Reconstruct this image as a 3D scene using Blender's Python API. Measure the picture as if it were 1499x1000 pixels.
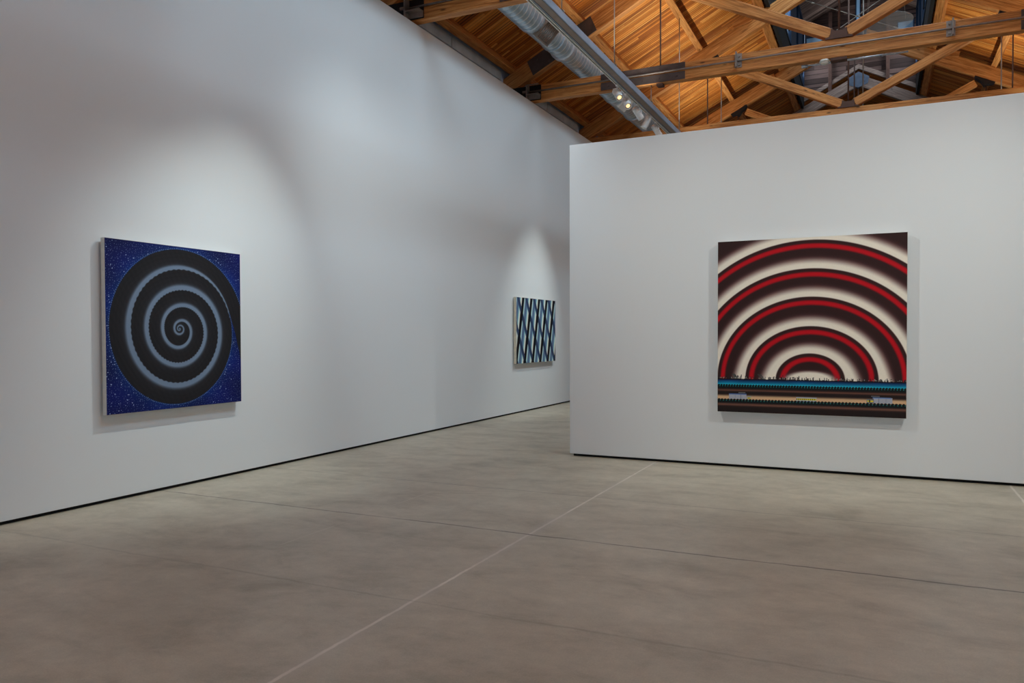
import bpy, bmesh, math, random
import numpy as np
from mathutils import Vector, Matrix

random.seed(7)
rng = np.random.RandomState(11)
scn = bpy.context.scene
COL = scn.collection
for o in list(bpy.data.objects):
    bpy.data.objects.remove(o)

# ------------------------------------------------------------------ camera
F_PX, YAW, PITCH, ROLL, CY = 1128.11, 0.4439, -0.0207, -0.0029, 514.77
CAMX, CAMH = 5.8686, 1.4
cd = bpy.data.cameras.new('camera')
cam = bpy.data.objects.new('camera', cd)
COL.objects.link(cam)
Fv = Vector((-math.sin(YAW) * math.cos(PITCH), math.cos(YAW) * math.cos(PITCH), math.sin(PITCH)))
Rv = Fv.cross(Vector((0, 0, 1))).normalized()
Uv = Rv.cross(Fv)
R2 = Rv * math.cos(ROLL) + Uv * math.sin(ROLL)
U2 = -Rv * math.sin(ROLL) + Uv * math.cos(ROLL)
cam.matrix_world = Matrix(((R2.x, U2.x, -Fv.x, CAMX), (R2.y, U2.y, -Fv.y, 0), (R2.z, U2.z, -Fv.z, CAMH), (0, 0, 0, 1)))
cd.sensor_width = 36
cd.sensor_fit = 'HORIZONTAL'
cd.lens = F_PX * 36 / 1499
cd.shift_y = (CY - 500) / 1499
cd.clip_end = 200
scn.camera = cam

# ------------------------------------------------------------------ world, view, big lights
w = bpy.data.worlds.new('world')
scn.world = w
w.use_nodes = True
w.node_tree.nodes['Background'].inputs[0].default_value = (0.55, 0.72, 1.0, 1)
w.node_tree.nodes['Background'].inputs[1].default_value = 1.0
scn.view_settings.view_transform = 'Standard'
scn.view_settings.look = 'None'
scn.view_settings.gamma = 1
scn.view_settings.use_curve_mapping = False
scn.view_settings.exposure = 0.0


def area(name, loc, direction, sx, sy, power, color, spread=math.pi):
    l = bpy.data.lights.new(name, 'AREA')
    l.shape = 'RECTANGLE'
    l.size, l.size_y = sx, sy
    l.energy = power
    l.color = color
    l.spread = spread
    o = bpy.data.objects.new(name, l)
    COL.objects.link(o)
    o.location = loc
    o.rotation_euler = Vector(direction).to_track_quat('-Z', 'Y').to_euler()
    return o


RIDGE = 5.27
# daylight through the glazed entrance in the wall behind the camera
area('entrance_daylight', (5.3, -8.8, 2.9), (0, 1, 0.12), 8.0, 4.6, 35, (0.90, 0.98, 1.0))
# daylight through the clerestory on both sides of the raised monitor
area('clerestory_daylight', (3.80, 11.0, 10.0), (1, 0, -0.45), 12.6, 1.7, 300, (0.70, 0.90, 1.0))
area('clerestory_daylight', (6.74, 11.3, 10.0), (-1, 0, -0.9), 12.6, 1.7, 640, (0.66, 0.86, 1.0))
area('clerestory_daylight', (3.78, 21.05, 10.2), (1, 0, -0.25), 0.9, 1.6, 45, (0.6, 0.78, 1.0))
area('clerestory_daylight', (3.79, 25.0, 9.9), (1, 0, -0.2), 1.2, 1.2, 26, (0.8, 0.88, 1.0))
area('clerestory_daylight', (6.75, 25.0, 9.9), (-1, 0, -0.2), 1.2, 1.2, 26, (0.8, 0.88, 1.0))


# ------------------------------------------------------------------ materials


def s2l(c):
    return tuple(((v / 12.92) if v <= 0.04045 else ((v + 0.055) / 1.055) ** 2.4) for v in c)


class NT:
    def __init__(self, name, rough=0.5, metal=0.0, spec=0.5):
        self.m = bpy.data.materials.new(name)
        self.m.use_nodes = True
        self.t = self.m.node_tree
        self.b = self.t.nodes['Principled BSDF']
        self.b.inputs['Roughness'].default_value = rough
        self.b.inputs['Metallic'].default_value = metal
        self.b.inputs['Specular IOR Level'].default_value = spec

    def n(self, typ, **kw):
        nd = self.t.nodes.new(typ)
        for k, v in kw.items():
            setattr(nd, k, v)
        return nd

    def put(self, sock, v):
        if isinstance(v, bpy.types.NodeSocket):
            self.t.links.new(v, sock)
        elif v is not None:
            sock.default_value = v

    def math(self, op, a, b=None, c=None, clamp=False):
        nd = self.n('ShaderNodeMath', operation=op, use_clamp=clamp)
        for s, v in zip(nd.inputs, (a, b, c)):
            self.put(s, v)
        return nd.outputs[0]

    def mix(self, fac, a, b, mode='MIX'):
        nd = self.n('ShaderNodeMix', data_type='RGBA', blend_type=mode)
        self.put(nd.inputs[0], fac)
        self.put(nd.inputs[6], a)
        self.put(nd.inputs[7], b)
        return nd.outputs[2]

    def noise(self, vec, scale, detail=3, rough=0.5, dist=0.0):
        nd = self.n('ShaderNodeTexNoise')
        self.put(nd.inputs['Vector'], vec)
        nd.inputs['Scale'].default_value = scale
        nd.inputs['Detail'].default_value = detail
        nd.inputs['Roughness'].default_value = rough
        nd.inputs['Distortion'].default_value = dist
        return nd.outputs['Fac']

    def ramp(self, fac, stops):
        nd = self.n('ShaderNodeValToRGB')
        cr = nd.color_ramp
        while len(cr.elements) < len(stops):
            cr.elements.new(0.5)
        for e, (p, c) in zip(cr.elements, stops):
            e.position = p
            e.color = c if len(c) == 4 else (*c, 1)
        self.put(nd.inputs[0], fac)
        return nd.outputs[0]

    def maprange(self, v, a, b, c=0.0, d=1.0):
        nd = self.n('ShaderNodeMapRange')
        self.put(nd.inputs[0], v)
        for i, x in enumerate((a, b, c, d)):
            nd.inputs[i + 1].default_value = x
        return nd.outputs[0]

    def obj(self):
        return self.n('ShaderNodeTexCoord').outputs['Object']

    def mapping(self, vec, scale=(1, 1, 1), loc=(0, 0, 0)):
        nd = self.n('ShaderNodeMapping')
        self.put(nd.inputs[0], vec)
        nd.inputs['Scale'].default_value = scale
        nd.inputs['Location'].default_value = loc
        return nd.outputs[0]

    def bump(self, h, strength=0.3, dist=0.01):
        nd = self.n('ShaderNodeBump')
        nd.inputs['Strength'].default_value = strength
        nd.inputs['Distance'].default_value = dist
        self.put(nd.inputs['Height'], h)
        self.put(self.b.inputs['Normal'], nd.outputs[0])

    def color(self, c):
        self.put(self.b.inputs['Base Color'], c)


def simple(name, rgb, rough=0.5, metal=0.0, var=0.12, scale=6, spec=0.5, bump=0.0):
    k = NT(name, rough, metal, spec)
    c = s2l(rgb)
    f = k.noise(k.obj(), scale, 4)
    k.color(k.ramp(f, [(0.3, tuple(v * (1 - var) for v in c)), (0.7, tuple(min(1, v * (1 + var)) for v in c))]))
    if bump:
        k.bump(k.noise(k.obj(), scale * 12, 3), bump, 0.003)
    return k.m


def emit(name, rgb, strength):
    k = NT(name)
    k.color((*s2l(rgb), 1))
    k.b.inputs['Emission Color'].default_value = (*s2l(rgb), 1)
    k.b.inputs['Emission Strength'].default_value = strength
    return k.m


def plaster(name, rgb):
    k = NT(name, 0.62, 0, 0.3)
    v = k.obj()
    c = s2l(rgb)
    f = k.noise(v, 0.6, 4)
    k.color(k.ramp(f, [(0.3, tuple(x * 0.985 for x in c)), (0.7, c)]))
    k.bump(k.noise(v, 180, 2), 0.08, 0.002)
    return k.m


def timber(name, dark, mid, light, grey=0.0, rough=0.55):
    """beam timber: the grain runs along the piece's own local x axis"""
    k = NT(name, rough, 0, 0.35)
    info = k.n('ShaderNodeObjectInfo')
    off = k.math('MULTIPLY', info.outputs['Random'], 37.0)
    cmb = k.n('ShaderNodeCombineXYZ')
    for i in range(3):
        k.put(cmb.inputs[i], off)
    add = k.n('ShaderNodeVectorMath', operation='ADD')
    k.put(add.inputs[0], k.obj())
    k.put(add.inputs[1], cmb.outputs[0])
    v = add.outputs[0]
    g1 = k.noise(k.mapping(v, (0.9, 14, 14)), 2.2, 5, 0.6, 0.8)
    g2 = k.noise(k.mapping(v, (0.6, 60, 60)), 2.0, 3, 0.5)
    g3 = k.noise(k.mapping(v, (0.5, 0.8, 0.8)), 1.4, 3)
    col = k.ramp(g1, [(0.30, s2l(dark)), (0.5, s2l(mid)), (0.72, s2l(light))])
    fine = k.ramp(g2, [(0.35, (0.72, 0.70, 0.68)), (0.6, (1, 1, 1))])
    col = k.mix(0.8, col, fine, 'MULTIPLY')
    patch = k.ramp(g3, [(0.35, (0.78, 0.74, 0.72)), (0.65, (1.08, 1.06, 1.04))])
    col = k.mix(0.7, col, patch, 'MULTIPLY')
    vor = k.n('ShaderNodeTexVoronoi')
    k.put(vor.inputs['Vector'], k.mapping(v, (2.2, 7, 7)))
    vor.inputs['Scale'].default_value = 1.0
    knot = k.maprange(vor.outputs['Distance'], 0.05, 0.13, 1, 0)
    col = k.mix(k.math('MULTIPLY', knot, 0.75), col, (*s2l((0.16, 0.09, 0.05)), 1))
    k.color(col)
    k.bump(g2, 0.25, 0.004)
    return k.m


def planks(name, stops, width=0.075, along='X', rough=0.6):
    """boards whose long side runs along x (or y); pattern in object space"""
    k = NT(name, rough, 0, 0.3)
    sep = k.n('ShaderNodeSeparateXYZ')
    k.put(sep.inputs[0], k.obj())
    a, b = (sep.outputs['X'], sep.outputs['Y']) if along == 'X' else (sep.outputs['Y'], sep.outputs['X'])
    if along == 'Z':
        a, b = sep.outputs['X'], sep.outputs['Z']
    r = k.math('DIVIDE', b, width)
    idx = k.math('FLOOR', r)
    fr = k.math('FRACT', r)
    wn = k.n('ShaderNodeTexWhiteNoise', noise_dimensions='2D')
    # boards are butted at staggered ends
    wn1 = k.n('ShaderNodeTexWhiteNoise', noise_dimensions='1D')
    k.put(wn1.inputs['W'], idx)
    seg = k.math('FLOOR', k.math('ADD', k.math('DIVIDE', a, 2.6), k.math('MULTIPLY', wn1.outputs['Value'], 5.0)))
    cmb = k.n('ShaderNodeCombineXYZ')
    k.put(cmb.inputs[0], idx)
    k.put(cmb.inputs[1], seg)
    k.put(wn.inputs['Vector'], cmb.outputs[0])
    cmb2 = k.n('ShaderNodeCombineXYZ')
    k.put(cmb2.inputs[0], k.math('MULTIPLY', a, 0.5))
    k.put(cmb2.inputs[1], k.math('MULTIPLY', b, 22.0))
    k.put(cmb2.inputs[2], k.math('MULTIPLY', idx, 3.7))
    g = k.noise(cmb2.outputs[0], 1.8, 4, 0.6, 0.4)
    f = k.math('ADD', k.math('MULTIPLY', wn.outputs['Value'], 0.62), k.math('MULTIPLY', g, 0.45))
    col = k.ramp(f, [(p, s2l(c)) for p, c in stops])
    cmb3 = k.n('ShaderNodeCombineXYZ')
    k.put(cmb3.inputs[0], k.math('MULTIPLY', a, 1.0))
    k.put(cmb3.inputs[1], k.math('MULTIPLY', b, 5.0))
    st = k.noise(cmb3.outputs[0], 0.8, 4, 0.7, 0.6)
    col = k.mix(0.75, col, k.ramp(st, [(0.32, (0.45, 0.40, 0.36)), (0.55, (1, 1, 1))]), 'MULTIPLY')
    # open joints: every board, and a wider dark one now and then
    e = k.math('MINIMUM', fr, k.math('SUBTRACT', 1.0, fr))
    wide = k.math('ADD', 0.045, k.math('MULTIPLY', k.math('GREATER_THAN', wn1.outputs['Value'], 0.72), 0.13))
    gap = k.math('LESS_THAN', e, wide)
    col = k.mix(k.math('MULTIPLY', gap, 0.86), col, (*s2l((0.10, 0.05, 0.03)), 1))
    k.color(col)
    k.bump(k.math('SUBTRACT', 1.0, gap), 0.5, 0.006)
    return k.m


M = {}
M['wall'] = plaster('white_wall_paint', (0.895, 0.91, 0.917))
M['timber'] = timber('fir_timber', (0.60, 0.36, 0.17), (0.82, 0.54, 0.28), (0.93, 0.69, 0.42))
M['timber_grey'] = timber('daylit_timber', (0.42, 0.36, 0.33), (0.60, 0.53, 0.49), (0.74, 0.67, 0.62))  # fir with the monitor's daylight put into its paler grey colour
M['deck'] = planks('roof_deck_boards', [(0.15, (0.56, 0.29, 0.09)), (0.42, (0.78, 0.45, 0.16)), (0.66, (0.89, 0.57, 0.24)), (0.92, (0.95, 0.68, 0.36))])
M['deck_grey'] = planks('monitor_boards', [(0.15, (0.34, 0.27, 0.24)), (0.5, (0.52, 0.43, 0.38)), (0.9, (0.70, 0.60, 0.54))], width=0.12)
M['gable'] = planks('gable_boards', [(0.15, (0.18, 0.12, 0.10)), (0.5, (0.30, 0.22, 0.19)), (0.9, (0.46, 0.37, 0.34))], width=0.14, along='Z')
M['steel_dark'] = simple('dark_steel_plate', (0.31, 0.27, 0.26), 0.5, 0.3, 0.3, 5, bump=0.2)
M['steel_grey'] = simple('grey_steel', (0.58, 0.54, 0.51), 0.45, 0.4, 0.2, 9)
M['gusset_blue'] = simple('painted_gusset', (0.36, 0.42, 0.50), 0.7, 0.0, 0.12, 9)
M['plate_brown'] = simple('rusty_plate', (0.34, 0.22, 0.17), 0.7, 0.0, 0.2, 9)
M['steel_black'] = simple('blackened_steel', (0.10, 0.09, 0.09), 0.6, 0.3, 0.2, 9)
M['galv'] = simple('galvanised_steel', (0.80, 0.84, 0.88), 0.32, 0.55, 0.14, 14)
k = NT('spiral_duct_steel', 0.30, 0.6)
sp = k.n('ShaderNodeSeparateXYZ'); k.put(sp.inputs[0], k.obj())
th_ = k.math('DIVIDE', k.math('ARCTAN2', sp.outputs['X'], sp.outputs['Z']), 2 * math.pi)
ph_ = k.math('FRACT', k.math('ADD', k.math('SUBTRACT', k.math('DIVIDE', k.math('ADD', sp.outputs['Y'], 13.0), 0.125), th_), 40.0))
seam = k.math('MULTIPLY', k.maprange(k.math('ABSOLUTE', k.math('SUBTRACT', ph_, 0.5)), 0.05, 0.13, 1, 0), 0.9)
base_ = k.ramp(k.noise(k.obj(), 5, 4), [(0.3, s2l((0.70, 0.78, 0.84))), (0.7, s2l((0.80, 0.88, 0.93)))])
k.color(k.mix(seam, base_, (0.86, 0.90, 0.93, 1)))
M['spiral'] = k.m
M['galv_dark'] = simple('grille_louvre_metal', (0.60, 0.53, 0.48), 0.5, 0.3, 0.1, 9)
M['channel'] = simple('anodised_channel', (0.62, 0.67, 0.74), 0.42, 0.3, 0.08, 4)
M['rail'] = simple('brushed_rail', (0.97, 0.95, 0.92), 0.4, 0.0, 0.06, 4)
M['slot'] = simple('black_track_slot', (0.05, 0.05, 0.05), 0.6)
M['head'] = simple('brushed_aluminium', (0.95, 0.94, 0.93), 0.3, 0.2, 0.08, 14)
M['head_white'] = simple('white_lamp_paint', (0.95, 0.94, 0.93), 0.4, 0.0, 0.04, 8)
M['rod'] = simple('zinc_rod', (0.66, 0.62, 0.58), 0.4, 0.7, 0.1, 9)
M['rod_brown'] = simple('rusted_rod', (0.36, 0.26, 0.22), 0.6, 0.4, 0.2, 9)
M['concrete'] = simple('old_concrete', (0.74, 0.73, 0.71), 0.85, 0, 0.18, 3, bump=0.4)
M['concrete_blue'] = simple('bluish_concrete', (0.78, 0.82, 0.90), 0.7, 0, 0.12, 4, bump=0.2)  # pale blue tone for the outer concrete wall
M['black'] = simple('black_recess', (0.035, 0.033, 0.032), 0.9)
M['shade'] = simple('navy_window_shade', (0.055, 0.16, 0.26), 0.8, 0, 0.35, 2)
M['sash'] = simple('pale_blue_sash', (0.50, 0.62, 0.70), 0.6, 0, 0.1, 4)
M['daylight'] = emit('daylit_pane', (0.50, 0.66, 0.80), 0.22)
M['white_plastic'] = simple('ivory_plastic', (0.95, 0.94, 0.90), 0.45, 0, 0.03)
M['linen'] = simple('raw_linen_edge', (0.80, 0.76, 0.68), 0.8, 0, 0.08, 20, bump=0.2)
M['primed'] = simple('primed_canvas_edge', (0.86, 0.85, 0.82), 0.8, 0, 0.05, 20, bump=0.2)
M['lens'] = emit('lit_lamp_lens', (1.0, 0.86, 0.62), 1.4)
k = NT('clear_acrylic', 0.15)
k.color((0.8, 0.82, 0.84, 1))
k.b.inputs['Alpha'].default_value = 0.16
M['acrylic'] = k.m


def floor_material():
    k = NT('polished_concrete', 0.4, 0, 0.45)
    v = k.obj()
    sep = k.n('ShaderNodeSeparateXYZ')
    k.put(sep.inputs[0], v)
    big = k.noise(v, 0.38, 6, 0.6, 0.3)
    mid = k.noise(k.mapping(v, (1.0, 1.7, 1)), 1.5, 8, 0.66, 0.35)
    fine = k.noise(v, 7, 7, 0.75)
    grit = k.noise(v, 120, 2, 0.6)
    c0 = k.ramp(big, [(0.30, s2l((0.665, 0.632, 0.565))), (0.70, s2l((0.760, 0.725, 0.650)))])
    c1 = k.ramp(mid, [(0.28, (0.66, 0.645, 0.63)), (0.5, (0.98, 0.98, 0.98)), (0.74, (1.14, 1.14, 1.14))])
    col = k.mix(0.85, c0, c1, 'MULTIPLY')
    col = k.mix(0.8, col, k.ramp(fine, [(0.3, (0.84, 0.84, 0.83)), (0.7, (1.13, 1.13, 1.13))]), 'MULTIPLY')
    col = k.mix(0.4, col, k.ramp(grit, [(0.3, (0.8, 0.8, 0.8)), (0.7, (1.16, 1.16, 1.16))]), 'MULTIPLY')
    X, Y = sep.outputs['X'], sep.outputs['Y']
    wob = k.math('MULTIPLY', k.math('SUBTRACT', k.noise(v, 1.1, 4, 0.7), 0.5), 0.05)
    wob2 = k.math('MULTIPLY', k.math('SUBTRACT', k.noise(v, 9, 3, 0.7), 0.5), 0.02)

    def line(coord, pos, half, soft, wobble=None):
        c = coord if wobble is None else k.math('ADD', coord, wobble)
        d = k.math('ABSOLUTE', k.math('SUBTRACT', c, pos))
        return k.maprange(d, half, half + soft, 1, 0)
    # light filled saw joints that run away from the camera
    brk = k.maprange(k.noise(v, 3.0, 3), 0.35, 0.6, 0.6, 1.0)
    for px, amt in ((3.655, 0.85), (6.975, 0.9)):
        a = k.math('MULTIPLY', line(X, px, 0.006, 0.007, wob2), amt)
        col = k.mix(k.math('MULTIPLY', a, brk), col, (*s2l((0.90, 0.87, 0.82)), 1))
        halo = k.math('MULTIPLY', line(X, px, 0.004, 0.07), k.maprange(k.noise(v, 0.9, 4), 0.42, 0.62, 0.05, 0.55))
        col = k.mix(halo, col, (*s2l((0.72, 0.69, 0.65)), 1))
    a = k.math('MULTIPLY', line(X, 2.25, 0.002, 0.006), k.maprange(k.noise(v, 1.1, 2), 0.5, 0.58, 0.0, 0.5))
    col = k.mix(a, col, (*s2l((0.78, 0.75, 0.70)), 1))
    # dark cracks across
    w3 = k.math('ADD', k.math('MULTIPLY', wob, 1.6), wob2)
    for py, amt in ((4.93, 0.85), (6.30, 0.40), (3.42, 0.22), (9.3, 0.35), (12.5, 0.3)):
        a = k.math('MULTIPLY', line(Y, py, 0.004, 0.010, w3), k.math('MULTIPLY', amt, k.maprange(k.noise(v, 1.7, 3), 0.3, 0.55, 0.45, 1.0)))
        col = k.mix(a, col, (*s2l((0.27, 0.23, 0.20)), 1))
    k.color(col)
    rg = k.ramp(mid, [(0.3, (0.46,) * 3), (0.7, (0.36,) * 3)])
    k.put(k.b.inputs['Roughness'], rg)
    k.bump(fine, 0.05, 0.003)
    return k.m


M['floor'] = floor_material()

# ------------------------------------------------------------------ helpers


def new_obj(name, verts, faces, mat, parent=None, smooth=False):
    me = bpy.data.meshes.new(name)
    me.from_pydata([tuple(v) for v in verts], [], faces)
    me.validate()
    bm = bmesh.new()
    bm.from_mesh(me)
    bmesh.ops.recalc_face_normals(bm, faces=bm.faces)
    bm.to_mesh(me)
    bm.free()
    if mat:
        me.materials.append(mat)
    if smooth:
        for p in me.polygons:
            p.use_smooth = True
    o = bpy.data.objects.new(name, me)
    COL.objects.link(o)
    if parent:
        o.parent = parent
    return o


def bevel(o, width, seg=2):
    bm = bmesh.new()
    bm.from_mesh(o.data)
    bmesh.ops.bevel(bm, geom=list(bm.edges), offset=width, segments=seg, affect='EDGES', profile=0.6)
    bm.to_mesh(o.data)
    bm.free()
    return o


BOXF = [(0, 1, 3, 2), (4, 6, 7, 5), (0, 4, 5, 1), (2, 3, 7, 6), (0, 2, 6, 4), (1, 5, 7, 3)]


class MB:
    """collects shapes, builds one mesh"""

    def __init__(self):
        self.v, self.f = [], []

    def box(self, x0, x1, y0, y1, z0, z1, mtx=None):
        b = len(self.v)
        for x in (x0, x1):
            for y in (y0, y1):
                for z in (z0, z1):
                    p = Vector((x, y, z))
                    self.v.append(mtx @ p if mtx else p)
        self.f += [tuple(b + i for i in q) for q in BOXF]
        return self

    def tube(self, a, b, r, n=12, r2=None, cap=True):
        a, b = Vector(a), Vector(b)
        d = (b - a).normalized()
        u = d.orthogonal().normalized()
        v = d.cross(u)
        r2 = r if r2 is None else r2
        base = len(self.v)
        for c, rr in ((a, r), (b, r2)):
            for i in range(n):
                t = 2 * math.pi * i / n
                self.v.append(c + (u * math.cos(t) + v * math.sin(t)) * rr)
        for i in range(n):
            j = (i + 1) % n
            self.f.append((base + i, base + j, base + n + j, base + n + i))
        if cap:
            self.f.append(tuple(base + i for i in range(n))[::-1])
            self.f.append(tuple(base + n + i for i in range(n)))
        return self

    def lathe(self, prof, origin, axis, n=24):
        """prof: list of (distance along axis, radius)"""
        o = Vector(origin)
        d = Vector(axis).normalized()
        u = d.orthogonal().normalized()
        v = d.cross(u)
        base = len(self.v)
        for (h, r) in prof:
            for i in range(n):
                t = 2 * math.pi * i / n
                self.v.append(o + d * h + (u * math.cos(t) + v * math.sin(t)) * r)
        for k_ in range(len(prof) - 1):
            for i in range(n):
                j = (i + 1) % n
                self.f.append((base + k_ * n + i, base + k_ * n + j, base + (k_ + 1) * n + j, base + (k_ + 1) * n + i))
        self.f.append(tuple(base + i for i in range(n))[::-1])
        self.f.append(tuple(base + (len(prof) - 1) * n + i for i in range(n)))
        return self

    def prism(self, pts, y0, y1):
        """polygon in x,z extruded along y"""
        b = len(self.v)
        n = len(pts)
        for y in (y0, y1):
            for x, z in pts:
                self.v.append(Vector((x, y, z)))
        self.f.append(tuple(b + i for i in range(n)))
        self.f.append(tuple(b + n + i for i in range(n))[::-1])
        for i in range(n):
            j = (i + 1) % n
            self.f.append((b + i, b + n + i, b + n + j, b + j))
        return self

    def build(self, name, mat, parent=None, smooth=False, bev=0):
        off = parent_origin(parent)
        o = new_obj(name, [Vector(q) - off for q in self.v], self.f, mat, parent, smooth)
        if bev:
            bevel(o, bev)
        return o


def parent_origin(p):
    v = Vector((0, 0, 0))
    while p:
        v = v + p.location
        p = p.parent
    return v


def empty(name, loc):
    o = bpy.data.objects.new(name, None)
    o.empty_display_size = 0.1
    COL.objects.link(o)
    o.location = loc
    return o


def tag(o, label=None, cat=None, group=None, kind=None):
    if label:
        o['label'] = label
    if cat:
        o['category'] = cat
    if group:
        o['group'] = group
    if kind:
        o['kind'] = kind
    return o


def struct(name, mb, mat, bev=0, smooth=False):
    return tag(mb.build(name, mat, None, smooth, bev), kind='structure')


def children(o):
    return [c for c in bpy.data.objects if c.parent == o]


def copy_tree(o, parent=None):
    kids = children(o)
    c = o.copy()
    COL.objects.link(c)
    c.parent = parent
    for ch in kids:
        copy_tree(ch, c)
    return c


def beam(name, a, b, width_y, height, mat, parent, bev=0.008):
    """timber from a to b (both in one x-z plane): a,b are the centre line; local x runs along the piece"""
    a, b = Vector(a), Vector(b)
    L = (b - a).length
    mb = MB().box(-L / 2, L / 2, -width_y / 2, width_y / 2, -height / 2, height / 2)
    o = new_obj(name, mb.v, mb.f, mat, parent)
    bevel(o, bev, 1)
    d = (b - a).normalized()
    yv = Vector((0, 1, 0))
    if abs(d.y) > 0.9:
        yv = Vector((-1, 0, 0))
    zv = d.cross(yv).normalized()
    yv = zv.cross(d)
    mat3 = Matrix((d, yv, zv)).transposed().to_4x4()
    o.matrix_local = Matrix.Translation((a + b) / 2 - parent_origin(parent)) @ mat3
    return o


# ------------------------------------------------------------------ room shell
YB, YE = -9.0, 30.2          # back (behind the camera) and far end
XR = 2 * RIDGE + 0.02        # inner face of the right wall
H1, YP, XP, H2 = 5.76, 8.364, 2.633, 3.596

fl = MB().box(-1.0, XR + 1.0, YB - 0.3, YE + 0.3, -0.2, 0)
struct('floor', fl, M['floor'])
REV = 0.028
struct('wall_left', MB().box(-0.25, 0, YB, YE - 0.3, REV, H1), M['wall'], 0.004)
struct('baseboard_left', MB().box(-0.22, -0.03, YB, YE - 0.3, 0.0, REV), M['black'])
struct('wall_right', MB().box(XR, XR + 0.25, YB, YE - 0.3, REV, H1), M['wall'], 0.004)
struct('baseboard_right', MB().box(XR + 0.03, XR + 0.22, YB, YE - 0.3, 0.0, REV), M['black'])
struct('wall_center', MB().box(XP, XR - 0.0, YP, YP + 0.5, REV, H2), M['wall'], 0.006)
struct('baseboard_center', MB().box(XP + 0.035, XR, YP + 0.035, YP + 0.465, 0.0, REV), M['black'])
# far inner wall (white) and far gable (dark boards)
struct('wall_far', MB().box(-0.6, XR + 0.6, YE - 0.3, YE - 0.1, 0, 6.3), M['wall'])
struct('wall_gable', MB().box(-1.0, XR + 1.0, YE - 0.1, YE + 0.1, 5.0, 12.0), M['gable'])
# back wall behind the camera with its glazed entrance
mb = MB().box(-1.0, 1.2, YB - 0.2, YB, 0, 12).box(9.4, XR + 1.0, YB - 0.2, YB, 0, 12).box(1.2, 9.4, YB - 0.2, YB, 5.3, 12)
struct('wall_back', mb, M['wall'])
wf = MB()
for xx in (1.2, 3.2, 5.25, 7.3, 9.3):
    wf.box(xx, xx + 0.1, YB - 0.15, YB - 0.05, 0, 5.3)
wf.box(1.2, 9.4, YB - 0.15, YB - 0.05, 2.5, 2.6)
struct('window_1', wf, M['steel_black'])
# the old concrete wall behind the white one, with its cap, broken at the trusses
TY = [5.13, 9.25, 13.37, 17.49, 21.61, 25.73]
for sgn, nm in ((1, 'left'), (-1, 'right')):
    def mx(x):
        return x if sgn == 1 else 2 * RIDGE - x
    a, b = sorted((mx(-0.66), mx(-0.95)))
    struct('wall_outer_' + nm, MB().box(a, b, YB, YE, 0, 6.9), M['concrete_blue'])
    cap = MB()
    for i in range(-3, 7):
        y0 = TY[0] + 4.12 * i + 0.16
        y1 = y0 + 4.12 - 0.36
        a, b = sorted((mx(-0.60), mx(-0.66)))
        y0, y1 = max(y0, YB), min(y1, YE - 0.35)
        cap.box(a, b, y0, (y0 + y1) / 2 - 0.012, 6.225, 6.40)
        cap.box(a, b, (y0 + y1) / 2 + 0.012, y1, 6.225, 6.40)
    struct('trim_1' if sgn == 1 else 'trim_2', cap, M['concrete'], 0.004)

# roof deck: two slopes of boards, open at the monitor
ZD0 = 6.87


def zdeck(x):
    return ZD0 + 0.5 * (x if x <= RIDGE else 2 * RIDGE - x)


XM0, XM1 = 3.72, 2 * RIDGE - 3.72
MY1 = 25.95                     # the monitor ends here; the main roof closes to the ridge beyond
for sgn, nm in ((1, 'left'), (-1, 'right')):
    def mx(x):
        return x if sgn == 1 else 2 * RIDGE - x
    pts = [(mx(-1.0), zdeck(-1.0)), (mx(XM0 - 0.02), zdeck(XM0 - 0.02)), (mx(XM0 - 0.02), zdeck(XM0 - 0.02) + 0.06), (mx(-1.0), zdeck(-1.0) + 0.06)]
    mb = MB().prism(pts, YB - 0.2, YE + 0.2)
    pts = [(mx(XM0 - 0.02), zdeck(XM0 - 0.02)), (RIDGE, zdeck(RIDGE)), (RIDGE, zdeck(RIDGE) + 0.06), (mx(XM0 - 0.02), zdeck(XM0 - 0.02) + 0.06)]
    mb.prism(pts, MY1 + 0.12, YE + 0.2)
    tag(mb.build('roof_deck', M['deck']), kind='structure').name = 'ceiling' if sgn == 1 else 'ceiling_right'
    # monitor roof
    zt = 11.08
    pts = [(mx(XM0 - 0.1), zt - 0.05), (RIDGE, zt + 0.5 * 1.55), (RIDGE, zt + 0.5 * 1.55 + 0.06), (mx(XM0 - 0.1), zt + 0.01)]
    o = MB().prism(pts, YB - 0.2, MY1 + 0.1).build('monitor_deck', M['deck_grey'])
    tag(o, kind='structure').name = 'ceiling_monitor_' + nm
    # monitor side wall: black curb below, then a row of shaded windows
    xa, xb = sorted((mx(XM0), mx(XM0 - 0.08)))
    struct('wall_monitor_' + nm, MB().box(xa, xb, YB, MY1, 8.45, 9.02).box(xa, xb, YB, MY1, 10.98, 11.08), M['black'])
# monitor end wall above the roof line, with narrow openings
mb = MB()


def zv(x):
    return zdeck(x) + 0.02


pts = [(XM0, zv(XM0)), (RIDGE, zv(RIDGE)), (XM1, zv(XM1)), (XM1, 11.08), (RIDGE, 11.83), (XM0, 11.08)]
mb.prism(pts, MY1, MY1 + 0.1)
struct('wall_monitor_end', mb, M['gable'])

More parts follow.
